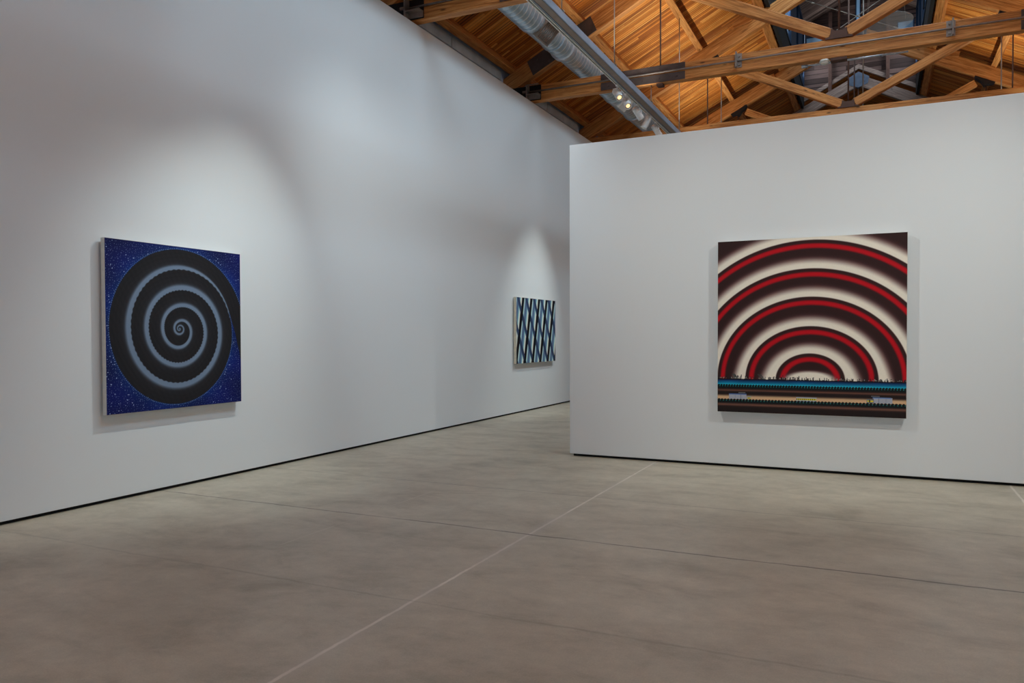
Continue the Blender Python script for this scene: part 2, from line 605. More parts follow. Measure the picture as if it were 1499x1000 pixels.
# clerestory windows: one unit per half bay, both sides
wn = 1
for sgn in (1, -1):
    def mx(x):
        return x if sgn == 1 else 2 * RIDGE - x
    for ti in range(2, 6):
        y0 = TY[ti - 1] + 0.08
        y1 = TY[ti] - 0.08
        if ti >= 2:
            f = MB()
            xa, xb = sorted((mx(XM0 + 0.02), mx(XM0 - 0.05)))
            for yy in (y0, (y0 + y1) / 2 - 0.03, y1 - 0.06):
                f.box(xa, xb, yy, yy + 0.06, 9.02, 10.98)
            f.box(xa, xb, y0, y1, 9.02, 9.08).box(xa, xb, y0, y1, 10.92, 10.98)
            wnd = struct('window_%d' % (wn + 1), f, M['shade'])
            wn += 1
            xa, xb = sorted((mx(XM0 - 0.03), mx(XM0 - 0.04)))
            gap = (20.72, 21.42) if ti == 4 else None
            sh = MB()
            if gap:
                sh.box(xa, xb, y0, gap[0], 9.05, 10.95)
                MB().box(xa, xb, gap[0], gap[1], 9.05, 10.95).build('pane', M['daylight'], wnd)
                c = (gap[0] + gap[1]) / 2
                xc, xd = sorted((mx(XM0 + 0.0), mx(XM0 + 0.03)))
                MB().box(xc, xd, c + 0.05, c + 0.17, 9.25, 9.55).build('latch', M['black'], wnd)
            else:
                sh.box(xa, xb, y0, y1, 9.05, 10.95)
            sh.build('shade', M['shade'], wnd)
# small end windows
for (xa, xb, za, zb, m_) in ((3.78, 4.22, 10.36, 10.66, 'sash'), (6.34, 6.74, 10.42, 10.72, 'sash'), (5.20, 5.29, 10.8, 11.75, 'daylight')):
    f = MB().box(xa - 0.03, xb + 0.03, MY1 - 0.03, MY1 - 0.002, za - 0.03, za).box(xa - 0.03, xb + 0.03, MY1 - 0.03, MY1 - 0.002, zb, zb + 0.03)
    f.box(xa - 0.03, xa, MY1 - 0.03, MY1 - 0.002, za, zb).box(xb, xb + 0.03, MY1 - 0.03, MY1 - 0.002, za, zb)
    wnd = struct('window_%d' % (wn + 1), f, M['shade'])
    wn += 1
    MB().box(xa, xb, MY1 - 0.012, MY1 - 0.004, za, zb).build('pane', M['daylight'] if m_ == 'daylight' else M['sash'], wnd)
# sloping trim on the roof line of the end wall, two posts
for sgn in (1, -1):
    def mx(x):
        return x if sgn == 1 else 2 * RIDGE - x
    MBp = MB().prism([(mx(XM0), zv(XM0) - 0.06), (RIDGE, zv(RIDGE) - 0.04), (RIDGE, zv(RIDGE) + 0.10), (mx(XM0), zv(XM0) + 0.07)], MY1 - 0.12, MY1 - 0.03)
    struct('trim_%d' % (3 if sgn == 1 else 4), MBp, M['timber_grey'], 0.004)
    x = mx(4.47)
    struct('trim_%d' % (5 if sgn == 1 else 6), MB().box(x - 0.05, x + 0.05, 25.78, 25.88, 8.75, 11.3), M['rod_brown'], 0.005)

# ------------------------------------------------------------------ trusses
T = 0.15   # timber thickness along y


def zrb(x):
    """underside of the rafter"""
    return 6.30 + 0.5 * (x if x <= RIDGE else 2 * RIDGE - x)


def make_truss(Y, rmat, gusset_blue=False, plated=True):
    t = empty('roof_truss', (RIDGE, Y + T / 2, 5.81))
    yc = Y + T / 2
    # bottom chord: two stacked timbers
    beam('chord', (-0.55, yc, 5.81 + 0.085), (XR + 0.55, yc, 5.81 + 0.085), T, 0.17, M['timber'], t)
    beam('chord', (-0.55, yc + 0.006, 5.99 + 0.06), (XR + 0.55, yc + 0.006, 5.99 + 0.06), T - 0.012, 0.12, M['timber'], t)
    # long tie rod on the face of the chord
    if plated:
        MB().tube((-0.18, Y - 0.028, 5.985), (2 * RIDGE + 0.18, Y - 0.028, 5.985), 0.014, 10).build('tie_rod', M['steel_grey'], t, True)
    cs = 1 / math.sqrt(1.25)
    hh = 0.345 * cs
    for sgn in (1, -1):
        def mx(x):
            return x if sgn == 1 else 2 * RIDGE - x
        # rafter
        nx, nz = -0.5 * cs * hh / 2, cs * hh / 2
        a = (mx(-0.62 + nx), yc, zrb(-0.62) + nz)
        b = (mx(RIDGE - 0.02 + nx), yc, zrb(RIDGE - 0.02) + nz)
        beam('rafter', a, b, T, hh, rmat, t)
        # splice plate near the heel
        pz = 0.345
        x0, x1 = -0.03, 1.23
        pl = MB().prism([(mx(x0), zrb(x0) + 0.01), (mx(x1), zrb(x1) + 0.01), (mx(x1 - 0.12), zrb(x1 - 0.12) + pz - 0.005), (mx(x0 - 0.12), zrb(x0 - 0.12) + pz - 0.005)], Y - 0.014, Y - 0.001)
        for i in range(5):
            xx = x0 + 0.08 + i * 0.24
            for dz in (0.08, 0.25):
                pl.tube((mx(xx), Y - 0.03, zrb(xx) + dz), (mx(xx), Y - 0.012, zrb(xx) + dz), 0.018, 8)
        if plated:
            pl.build('rafter_plate', M['steel_dark'], t)
        # heel shoe and bracket that takes the end of the tie rod
        if plated:
            MB().box(*sorted((mx(-0.5), mx(0.13))), Y - 0.008, Y - 0.001, 5.825, 6.105).build('heel_shoe', M['steel_black'], t)
        br = MB()
        xs = sorted((mx(-0.13), mx(-0.105)))
        br.box(xs[0], xs[1], Y - 0.12, Y - 0.008, 5.84, 6.10)
        xs = sorted((mx(-0.105), mx(0.12)))
        br.box(xs[0], xs[1], Y - 0.12, Y - 0.008, 5.905, 5.925)
        br.box(xs[0], xs[1], Y - 0.03, Y - 0.008, 5.84, 5.905)
        br.box(xs[0], xs[1], Y - 0.12, Y - 0.10, 6.08, 6.10)
        br.tube((mx(-0.22), Y - 0.06, 5.985), (mx(-0.13), Y - 0.06, 5.985), 0.026, 8)
        if plated:
            br.build('end_bracket', M['steel_grey'], t)
        # splice plates on the chord
        for (za, zb) in ((5.822, 5.955), (6.0, 6.108)):
            xs = sorted((mx(1.31), mx(2.83)))
            cp = MB().box(xs[0], xs[1], Y - 0.016, Y - 0.001, za, zb)
            for i in range(5):
                xx = mx(1.45 + i * 0.31)
                zz = (za + zb) / 2
                cp.tube((xx, Y - 0.034, zz), (xx, Y - 0.014, zz), 0.016, 8)
            if plated:
                cp.build('chord_plate', M['steel_dark'], t)
        # rod clamp
        xs = sorted((mx(3.66), mx(3.78)))
        cl = MB().box(xs[0], xs[1], Y - 0.014, Y - 0.001, 5.875, 6.105)
        xs2 = sorted((mx(3.685), mx(3.705)))
        cl.box(xs2[0], xs2[1], Y - 0.09, Y - 0.012, 5.875, 6.12)
        for zz in (5.92, 6.06):
            cl.tube((mx(3.74), Y - 0.034, zz), (mx(3.74), Y - 0.012, zz), 0.018, 8)
        if plated:
            cl.build('rod_clamp', M['steel_grey'], t)
        # diagonal from the foot of the king rod up to the rafter
        d0 = Vector((mx(5.15), yc, 6.195))
        d1 = Vector((mx(2.60), yc, 7.44))
        beam('diagonal', d0, d1, T, 0.165, M['timber'], t)
        # gusset shoe under the rafter
        g = MB().prism([(mx(2.20), zrb(2.20)), (mx(2.62), zrb(2.62)), (mx(2.60), zrb(2.60) - 0.05), (mx(2.48), zrb(2.48) - 0.10), (mx(2.42), zrb(2.42) - 0.17), (mx(2.36), zrb(2.36) - 0.11), (mx(2.22), zrb(2.22) - 0.04)], Y - 0.012, Y + T + 0.012)
        g.build('gusset', M['steel_black'], t)
        # hanger rod and washer plate
        MB().tube((mx(2.38), yc, 5.78), (mx(2.38), yc, zrb(2.38) + 0.1), 0.013, 8).build('hanger_rod', M['rod_brown'], t, True)
        MB().box(mx(2.38) - 0.055, mx(2.38) + 0.055, Y + 0.0, Y + T, 5.77, 5.81).build('washer_plate', M['plate_brown'], t)
        # cleat bolted on the rafter face
        cz = zrb(3.14) + 0.31
        beam('cleat', (mx(2.95), Y - 0.03, cz - 0.02), (mx(3.34), Y - 0.03, cz + 0.09), 0.05, 0.125, M['timber'], t, 0.004)
    # foot gusset, king rod, peak gusset
    MB().prism([(5.06, 6.11), (5.48, 6.11), (5.46, 6.135), (5.40, 6.15), (5.385, 6.27), (5.33, 6.235), (5.21, 6.235), (5.155, 6.27), (5.14, 6.15), (5.08, 6.135)], Y - 0.010, Y + T + 0.010).build('foot_gusset', M['plate_brown'], t)
    MB().box(RIDGE - 0.12, RIDGE + 0.12, Y + 0.0, Y + T, 5.77, 5.81).build('washer_plate', M['plate_brown'], t)
    MB().tube((RIDGE, yc, 5.77), (RIDGE, yc, 9.0), 0.017, 8).build('king_rod', M['rod_brown'], t, True)
    pk = MB().prism([(RIDGE - 0.26, 8.98), (RIDGE, 8.88), (RIDGE + 0.26, 8.98), (RIDGE + 0.30, 9.18), (RIDGE, 9.36), (RIDGE - 0.30, 9.18)], Y - 0.016, Y + T + 0.016)
    for (dx, dz) in ((-0.15, 9.06), (0.15, 9.06), (-0.15, 9.17), (0.15, 9.17)):
        pk.tube((RIDGE + dx, Y - 0.04, dz), (RIDGE + dx, Y - 0.012, dz), 0.02, 8)
    pk.build('peak_gusset', M['gusset_blue'] if gusset_blue else M['steel_dark'], t)
    return t


TL = ['timber roof truss out of frame above the nearest one seen',
      'nearest timber roof truss in view, mostly cut off by the top edge',
      'timber roof truss whose double beam crosses before the duct and carries the smoke detector',
      'timber roof truss whose lowest beam shows just above the top of the centre wall',
      'timber roof truss seen behind the low one, with black gussets under its rafters',
      'farthest pale grey roof truss with a grey peak gusset under the raised monitor']
tr = make_truss(TY[2], M['timber'])
tag(tr, TL[2], 'roof truss', 'timber roof trusses')
tr3 = make_truss(TY[3], M['timber'], plated=False)
tag(tr3, TL[3], 'roof truss', 'timber roof trusses')
for i in (1, 4, 0):
    c = copy_tree(tr3 if i == 4 else tr)
    c.location.y = TY[i] + T / 2
    c['label'] = TL[i]
tr5 = make_truss(TY[5], M['timber_grey'], True, False)
tag(tr5, TL[5], 'roof truss', 'timber roof trusses')

# purlins that lie on the rafters
PL = ['timber roof purlin lying lowest on the left slope, just above the concrete cap',
      'timber roof purlin running above the round duct on the left slope',
      'timber roof purlin in the middle of the left slope, right of the lighting track',
      'timber roof purlin along the left edge of the raised monitor']
PR = ['timber roof purlin lying lowest on the right slope, above the right wall',
      'timber roof purlin second lowest on the right slope',
      'timber roof purlin in the middle of the right slope, beside the far hanger rods',
      'timber roof purlin along the right edge of the raised monitor']
zp = lambda x: 6.648 + 0.5 * x
for sgn, LB in ((1, PL), (-1, PR)):
    for i, (xc, wd) in enumerate(((-0.47, 0.12), (0.92, 0.125), (2.235, 0.13), (3.53, 0.17))):
        def mx(x):
            return x if sgn == 1 else 2 * RIDGE - x
        cs = 1 / math.sqrt(1.25)
        u = Vector((cs, 0, 0.5 * cs))
        nrm = Vector((-0.5 * cs, 0, cs))
        dpt = 0.2
        c0 = Vector((xc, 0, zp(xc))) + nrm * (dpt / 2)
        if sgn == -1:
            u = Vector((-u.x, 0, u.z)); nrm = Vector((-nrm.x, 0, nrm.z)); c0.x = 2 * RIDGE - c0.x
        L = YE - 0.15 - (YB + 0.02)
        mb = MB().box(-L / 2, L / 2, -wd / 2, wd / 2, -dpt / 2, dpt / 2)
        o = new_obj('roof_purlin', mb.v, mb.f, M['timber'])
        bevel(o, 0.006, 1)
        m3 = Matrix((Vector((0, 1, 0)), u, nrm)).transposed().to_4x4()
        o.matrix_world = Matrix.Translation((c0.x, (YE - 0.15 + YB + 0.02) / 2, c0.z)) @ m3
        tag(o, LB[i], 'purlin', 'roof purlins')

# ------------------------------------------------------------------ round duct
DX, DZ, DR = 0.85, 6.45, 0.218


def spiral_duct(y0, y1, r, parent, name='duct_pipe'):
    n = 40
    ny = int((y1 - y0) / 0.014)
    ys = y0 + (y1 - y0) * np.arange(ny + 1) / ny
    th = 2 * np.pi * np.arange(n) / n
    Yg, Tg = np.meshgrid(ys, th, indexing='ij')
    ph = (Yg / 0.125 - Tg / (2 * np.pi)) % 1.0
    rr = r + 0.008 * np.exp(-((ph - 0.5) / 0.09) ** 2)
    V = np.stack([np.sin(Tg) * rr, Yg, np.cos(Tg) * rr], -1).reshape(-1, 3)
    off = parent_origin(parent)
    V = V + np.array([DX - off.x, -off.y, DZ - off.z])
    idx = np.arange((ny + 1) * n).reshape(ny + 1, n)
    a = idx[:-1]; b = idx[1:]
    Fq = np.stack([a, np.roll(a, -1, 1), np.roll(b, -1, 1), b], -1).reshape(-1, 4)
    o = new_obj(name, V.tolist(), [tuple(q) for q in Fq.tolist()], M['spiral'], parent, True)
    return o


duct = empty('air_duct', (DX, 13.0, DZ))
tag(duct, 'round spiral galvanised air duct running beneath the left roof slope', 'duct')
secs = [(-6.0, 6.0, 0.222), (6.0, 11.28, 0.222), (11.95, 12.62, 0.215), (12.72, 15.5, 0.205), (16.2, 18.4, 0.205)]
for (a, b, r) in secs:
    spiral_duct(a, b, r, duct)
for (a, b, r) in ((11.28, 11.95, 0.218), (15.5, 16.2, 0.215)):
    MB().lathe([(0, r), (b - a, r)], (DX, a, DZ), (0, 1, 0), 40).build('duct_sleeve', M['galv'], duct, False)
for yc_, r in ((6.0, 0.235), (11.27, 0.236), (12.67, 0.242), (15.5, 0.226), (16.2, 0.222), (18.4, 0.216)):
    MB().lathe([(-0.05, r - 0.02), (-0.045, r), (-0.02, r - 0.004), (0.02, r - 0.004), (0.045, r), (0.05, r - 0.02)], (DX, yc_, DZ), (0, 1, 0), 40).build('duct_collar', M['galv'], duct, True)
# supply grilles facing down into the room
dirn = Vector((0.70, 0, -0.714)).normalized()
tang = Vector((0.714, 0, 0.70)).normalized()
for gy0, gy1, gw in ((11.36, 11.84, 0.165), (15.66, 16.06, 0.15)):
    c = Vector((DX, 0, DZ)) + dirn * 0.225
    m3 = Matrix((tang, Vector((0, 1, 0)), dirn)).transposed().to_4x4()
    m3 = Matrix.Translation(c) @ m3
    fr = MB()
    e = 0.022
    fr.box(-gw, gw, gy0, gy0 + e, -0.07, 0.012, m3).box(-gw, gw, gy1 - e, gy1, -0.07, 0.012, m3)
    fr.box(-gw, -gw + e, gy0 + e, gy1 - e, -0.07, 0.012, m3).box(gw - e, gw, gy0 + e, gy1 - e, -0.07, 0.012, m3)
    g = fr.build('grille', M['rail'] if gy0 > 13 else M['galv_dark'], duct)
    bk = MB().box(-gw + e, gw - e, gy0 + e, gy1 - e, -0.06, -0.05, m3)
    bk.build('grille_back', M['slot'] if gy0 < 13 else M['galv_dark'], g)
    lv = MB()
    nl = 8
    for i in range(nl):
        y = gy0 + e + (gy1 - gy0 - 2 * e) * (i + 0.5) / nl
        lv.box(-gw + e, gw - e, y - 0.006, y + 0.006, -0.045, 0.004, m3)
    lv.build('louvre', M['rail'] if gy0 > 13 else M['galv_dark'], g)
for y in (7.2, 10.2, 12.2, 14.6, 16.9):
    MB().lathe([(-0.012, 0.228), (-0.012, 0.232), (0.012, 0.232), (0.012, 0.228)], (DX, y, DZ), (0, 1, 0), 40).build('hanger_strap', M['galv'], duct, True)

# ------------------------------------------------------------------ lighting tracks
lamp_proto_mesh = {}


def make_track(side, label):
    def mx(x):
        return x if side == 1 else 2 * RIDGE - x
    t = empty('lighting_track', (mx(2.17), 6.0, 5.5))
    tag(t, label, 'lighting track', 'lighting tracks')
    y0, y1 = -5.0, 24.0
    # wireway: c-channel open below
    a, b = sorted((mx(2.098), mx(2.232)))
    ch = MB().box(a, b, y0, y1, 5.495, 5.505).box(a, a + 0.006, y0, y1, 5.415, 5.495).box(b - 0.006, b, y0, y1, 5.415, 5.495)
    ch.box(a, a + 0.014, y0, y1, 5.409, 5.415).box(b - 0.014, b, y0, y1, 5.409, 5.415)
    ch.build('channel', M['channel'], t)
    MB().box(a + 0.022, b - 0.022, y0 + 0.01, y1 - 0.01, 5.411, 5.43).build('cover_strip', M['galv_dark'], t)
    # powered rail beside it
    a2, b2 = sorted((mx(2.046), mx(2.094)))
    r = MB().box(a2, a2 + 0.012, y0, y1, 5.40, 5.44).box(b2 - 0.012, b2, y0, y1, 5.40, 5.44).box(a2, b2, y0, y1, 5.44, 5.446)
    rl = r.build('power_rail', M['rail'], t)
    MB().box(a2 + 0.012, b2 - 0.010, y0 + 0.01, y1 - 0.01, 5.418, 5.43).build('rail_slot', M['slot'], rl)
    # unseen linear uplight added on top of the wireway to brighten the roof
    up = MB().box(mx(2.165) - 0.025, mx(2.165) + 0.025, y0 + 0.2, y1 - 0.2, 5.505, 5.53).build('added_uplight_profile', M['rail'], t)
    rods = [5.05, 7.2, 9.18, 11.34, 13.44, 15.56]
    cuts = sorted([(-4.6, 0.0)] + [(q_ + T / 2, 0.42) for q_ in TY] + [(q_, 0.22) for q_ in rods] + [(min(y1, 21.3), 0.2)])
    cuts = [c_ for c_ in cuts if c_[0] <= min(y1, 21.3)]
    for (ca, ga), (cb, gb) in zip(cuts[:-1], cuts[1:]):
        ya, yb = ca + ga, cb - gb
        if yb - ya < 0.4:
            continue
        l = area('added_uplight_lamp', (0, 0, 0), (0, 0, 1), 0.035, yb - ya, 10.5 * (yb - ya), (0.93, 0.94, 0.84), 1.9)
        l.parent = t
        l.location = Vector((mx(2.15), (ya + yb) / 2, 5.534)) - t.location
    for y in (5.05, 7.2, 9.18, 11.34, 13.44, 15.56):
        if y > y1:
            continue
        xx = mx(2.215)
        top = zdeck(2.215)
        for yt in TY:
            if abs(y - yt - T / 2) < 0.12:
                top = 5.815
        MB().tube((xx, y, 5.5), (xx, y, top), 0.0085, 8).build('suspension_rod', M['rod'], t, True)
        MB().box(xx - 0.03, xx + 0.03, y - 0.025, y + 0.025, 5.505, 5.52).build('rod_nut_plate', M['rod'], t)
        if top < 6:
            MB().tube((xx, y - 0.12 if y < 10 else y + 0.0, 5.5), (xx, y - 0.12 if y < 10 else y, zdeck(2.215) if y < 10 else 5.81), 0.007, 8).build('suspension_rod', M['rod'], t, True)
    return t


make_track(1, 'long grey lighting track hanging from thin rods beside the round duct')
make_track(-1, 'second grey lighting track hanging over the right side of the room, out of frame')


def make_head(side, y, aim, power, cone, label, blend=1.0, color=(1.0, 0.93, 0.84), lit=True, white=False, group='track spotlights', soft=0.022, x=None, dz=0.0):
    def mx(x):
        return x if side == 1 else 2 * RIDGE - x
    xr = mx(2.070) if x is None else x
    t = empty('track_spotlight', (xr, y, 5.40 + dz))
    tag(t, label, 'spotlight', group)
    piv = Vector((xr, y, 5.262 + dz))
    d = (Vector(aim) - piv).normalized()
    hm = M['head_white'] if white else M['head']
    MB().box(xr - 0.016, xr + 0.016, y - 0.055, y + 0.055, 5.375 + dz, 5.3995 + dz).build('track_adapter', M['head_white'], t, bev=0.003)
    MB().tube((xr, y, 5.375 + dz), (xr, y, 5.335 + dz), 0.011, 10).build('stem', hm, t, True)
    side_v = d.cross(Vector((0, 0, 1)))
    side_v = side_v.normalized() if side_v.length > 0.05 else Vector((1, 0, 0))
    yk = MB()
    yk.tube(Vector((xr, y, 5.337 + dz)) - side_v * 0.068, Vector((xr, y, 5.337 + dz)) + side_v * 0.068, 0.006, 8)
    for s in (-1, 1):
        yk.tube(Vector((xr, y, 5.34 + dz)) + side_v * 0.068 * s, piv + side_v * 0.068 * s, 0.007, 8)
        yk.tube(piv + side_v * 0.074 * s, piv + side_v * 0.056 * s, 0.013, 10)
    yk.build('yoke', hm, t, True)
    base = piv - d * 0.10
    hs = MB().lathe([(0, 0.040), (0.008, 0.052), (0.05, 0.056), (0.055, 0.056), (0.21, 0.058), (0.235, 0.060), (0.237, 0.052), (0.212, 0.049)], base, d, 28)
    h = hs.build('housing', hm, t, True)
    fin = MB()
    for i in range(4):
        fin.lathe([(0.012 + i * 0.009, 0.060), (0.015 + i * 0.009, 0.060)], base, d, 24)
    fin.build('cooling_fin', hm, h)
    MB().lathe([(0.216, 0.034), (0.218, 0.034)], base, d, 24).build('lens', M['lens'], h)
    rg = MB()
    rg.lathe([(0.213, 0.049), (0.215, 0.049)], base, d, 24)
    rg.build('reflector', M['galv_dark'], h)
    if lit:
        l = bpy.data.lights.new('spot_lamp', 'SPOT')
        l.energy = power
        l.spot_size = cone
        l.spot_blend = blend
        l.color = color
        l.shadow_soft_size = soft
        lo = bpy.data.objects.new('spot_lamp', l)
        COL.objects.link(lo)
        lo.parent = t
        lo.location = base + d * 0.255 - t.location
        lo.rotation_euler = d.to_track_quat('-Z', 'Y').to_euler()
    return t


R_ = math.radians
WARM = (0.90, 1.0, 0.985)
PCOL = (0.95, 1.0, 0.94)
# five spotlights seen on the track behind the timber beam
make_head(1, 11.94, (4.9, 8.7, 1.2), 150, R_(55), 'nearest silver track spotlight in view, lens glowing, just below the timber beam', color=WARM)
make_head(1, 12.43, (4.6, 9.0, 1.0), 150, R_(55), 'silver track spotlight second in the row, lens glowing, with a white snoot', white=True, color=WARM)
make_head(1, 13.07, (4.2, 16.8, 1.2), 150, R_(50), 'silver track spotlight third in the row, pointing away to the right', color=WARM)
make_head(1, 13.69, (0.0, 13.15, 1.15), 270, R_(50), 'silver track spotlight fourth in the row, turned to the left wall', color=WARM)
make_head(1, 14.32, (4.0, 17.9, 1.2), 150, R_(50), 'farthest silver track spotlight in the row, touching the top of the centre wall', white=False, color=WARM)
# spotlights nearer the camera, above the frame
make_head(1, 6.55, (0.0, 5.35, 0.9), 315, R_(54), 'track spotlight out of frame lighting the spiral painting from its right', color=WARM, group='spotlights out of frame')
make_head(1, 4.45, (0.0, 5.15, 0.85), 85, R_(50), 'track spotlight out of frame lighting the spiral painting from its left', color=WARM, group='spotlights out of frame')
make_head(1, 5.3, (5.35, 8.36, 1.15), 265, R_(62), 'track spotlight out of frame lighting the arc painting from the left track', color=PCOL, group='spotlights out of frame')
make_head(-1, 5.3, (5.2, 8.36, 1.15), 300, R_(62), 'track spotlight out of frame lighting the arc painting from the right track', color=PCOL, group='spotlights out of frame')
make_head(-1, 3.4, (7.6, 8.36, 1.2), 190, R_(62), 'track spotlight out of frame washing the centre wall right of the arc painting', color=PCOL, group='spotlights out of frame')

COOL = (0.84, 0.96, 1.0)
make_head(1, 5.205, (0.0, 10.0, 2.0), 390, R_(68), 'added spotlight under a truss beam, out of frame, brightening the bare left wall', color=COOL, group='spotlights out of frame', x=3.3, dz=0.41, soft=0.35)  # unseen wash lamp added to lift the bare left wall

# ------------------------------------------------------------------ small things up in the roof
sd = empty('smoke_detector', (5.06, TY[2] + 0.06, 5.81))
tag(sd, 'ivory round smoke detector under the middle of the timber beam', 'smoke detector')
MB().lathe([(0, 0.075), (0.025, 0.078), (0.032, 0.07)], (5.06, TY[2] + 0.06, 5.81), (0, 0, -1), 28).build('base', M['white_plastic'], sd, True)
MB().lathe([(0.03, 0.062), (0.045, 0.060), (0.062, 0.048), (0.068, 0.02)], (5.06, TY[2] + 0.06, 5.81), (0, 0, -1), 28).build('sensor_dome', M['white_plastic'], sd, True)

cp = MB().tube((4.75, TY[2] + T + 0.03, 5.80), (6.26, TY[2] + T + 0.03, 5.80), 0.014, 10)
cp.box(4.70, 4.80, TY[2] + T + 0.0, TY[2] + T + 0.06, 5.775, 5.825)
for xx in (5.25, 5.9):
    cp.box(xx - 0.015, xx + 0.015, TY[2] + T, TY[2] + T + 0.05, 5.785, 5.83)
tag(cp.build('conduit', M['galv'], None, True), 'pale metal conduit behind the underside of the timber beam, right of the smoke detector', 'conduit')

for (x, y, z0, z1, lab, m_) in ((2.42, 19.0, 6.15, 8.0, 'thin pale hanger rod beside the brown one on the left, above the centre wall', 'rod'),
                                (8.10, 18.6, 6.15, 8.0, 'thin pale hanger rod beside the brown one on the right, above the centre wall', 'rod')):
    tag(MB().tube((x, y, z0 - 0.6), (x, y, zdeck(x)), 0.012, 8).build('hanger_rod', M[m_], None, True), lab, 'rod', 'free hanging rods')
tag(MB().tube((5.50, 20.2, 6.6), (5.50, 20.2, 11.7), 0.014, 8).build('drop_pipe', M['rod'], None, True), 'slim upright pipe hanging from the monitor roof behind the centre gusset', 'pipe')
# bracing cables in the monitor
for a, b, lab in (((3.75, 19.5, 9.52), (6.78, 19.5, 8.00), 'thin bracing cable sloping down to the right inside the roof monitor'),
                  ((3.95, 19.7, 7.95), (6.78, 19.7, 9.6), 'thin bracing cable sloping up to the right inside the roof monitor')):
    cb = MB().tube(a, b, 0.008, 6)
    A, B = Vector(a), Vector(b)
    for f in (0.22, 0.55, 0.8):
        q = A.lerp(B, f)
        d = (B - A).normalized()
        cb.tube(q - d * 0.05, q + d * 0.05, 0.018, 8)
    tag(cb.build('bracing_cable', M['rod'], None, True), lab, 'cable', 'monitor bracing cables')
# round clear acrylic disc hung in the monitor
disc = empty('acrylic_disc', (5.90, 18.6, 8.13))
tag(disc, 'round translucent disc hung level inside the roof monitor above the timber beam', 'disc')
MB().lathe([(-0.012, 0.60), (0.012, 0.60)], (5.90, 18.6, 8.13), (0, 0, 1), 48).build('panel', M['acrylic'], disc)
for (dx, dy) in ((0.45, 0), (-0.3, 0.35), (-0.3, -0.35)):
    MB().tube((5.90 + dx, 18.6 + dy, 8.14), (5.90 + dx * 0.4, 18.6 + dy * 0.4, 11.3), 0.003, 6).build('wire', M['rod'], disc, True)

# ------------------------------------------------------------------ paintings


def canvas(name, W, H, nu, nv, fn, origin, uvec, parent, mat):
    """front of a painting: fine grid whose pigment comes from fn(u,v) (u right, v up, 0..1), face colour in sRGB"""
    u = np.linspace(0, 1, nu + 1)
    v = np.linspace(0, 1, nv + 1)
    Ug, Vg = np.meshgrid(u, v, indexing='xy')
    ux = np.array(uvec)
    P = np.array(origin)[None, None, :] + Ug[..., None] * W * ux + Vg[..., None] * H * np.array([0, 0, 1.0])
    me = bpy.data.meshes.new(name)
    nV = (nu + 1) * (nv + 1)
    nF = nu * nv
    me.vertices.add(nV)
    me.vertices.foreach_set('co', P.reshape(-1).astype(np.float32))
    idx = np.arange(nV).reshape(nv + 1, nu + 1)
    q = np.stack([idx[:-1, :-1], idx[:-1, 1:], idx[1:, 1:], idx[1:, :-1]], -1).reshape(-1)
    me.loops.add(nF * 4)
    me.loops.foreach_set('vertex_index', q.astype(np.int32))
    me.polygons.add(nF)
    me.polygons.foreach_set('loop_start', (np.arange(nF) * 4).astype(np.int32))
    me.update(calc_edges=True)
    c = np.clip(fn(Ug, Vg), 0, 1)
    lin = np.where(c <= 0.04045, c / 12.92, ((c + 0.055) / 1.055) ** 2.4)
    rgba = np.concatenate([lin, np.ones(lin.shape[:2] + (1,))], -1).reshape(-1)
    at = me.color_attributes.new('pigment', 'FLOAT_COLOR', 'POINT')
    at.data.foreach_set('color', rgba.astype(np.float32))
    me.materials.append(mat)
    o = bpy.data.objects.new(name, me)
    COL.objects.link(o)
    o.parent = parent
    return o


def paint_mat(name, rough=0.55, gain=1.0):
    k = NT(name, rough, 0, 0.25)
    at = k.n('ShaderNodeAttribute', attribute_name='pigment')
    nz = k.noise(k.obj(), 60, 4)
    c = k.mix(0.35, at.outputs['Color'], k.ramp(nz, [(0.3, (0.93 * gain,) * 3), (0.7, (1.04 * gain,) * 3)]), 'MULTIPLY')
    k.color(c)
    k.bump(k.noise(k.obj(), 700, 2), 0.12, 0.001)
    return k.m


def sst(a, b, x):
    t = np.clip((x - a) / (b - a), 0, 1)
    return t * t * (3 - 2 * t)


def mixc(base, col, m):
    return base * (1 - m[..., None]) + np.array(col) * m[..., None]


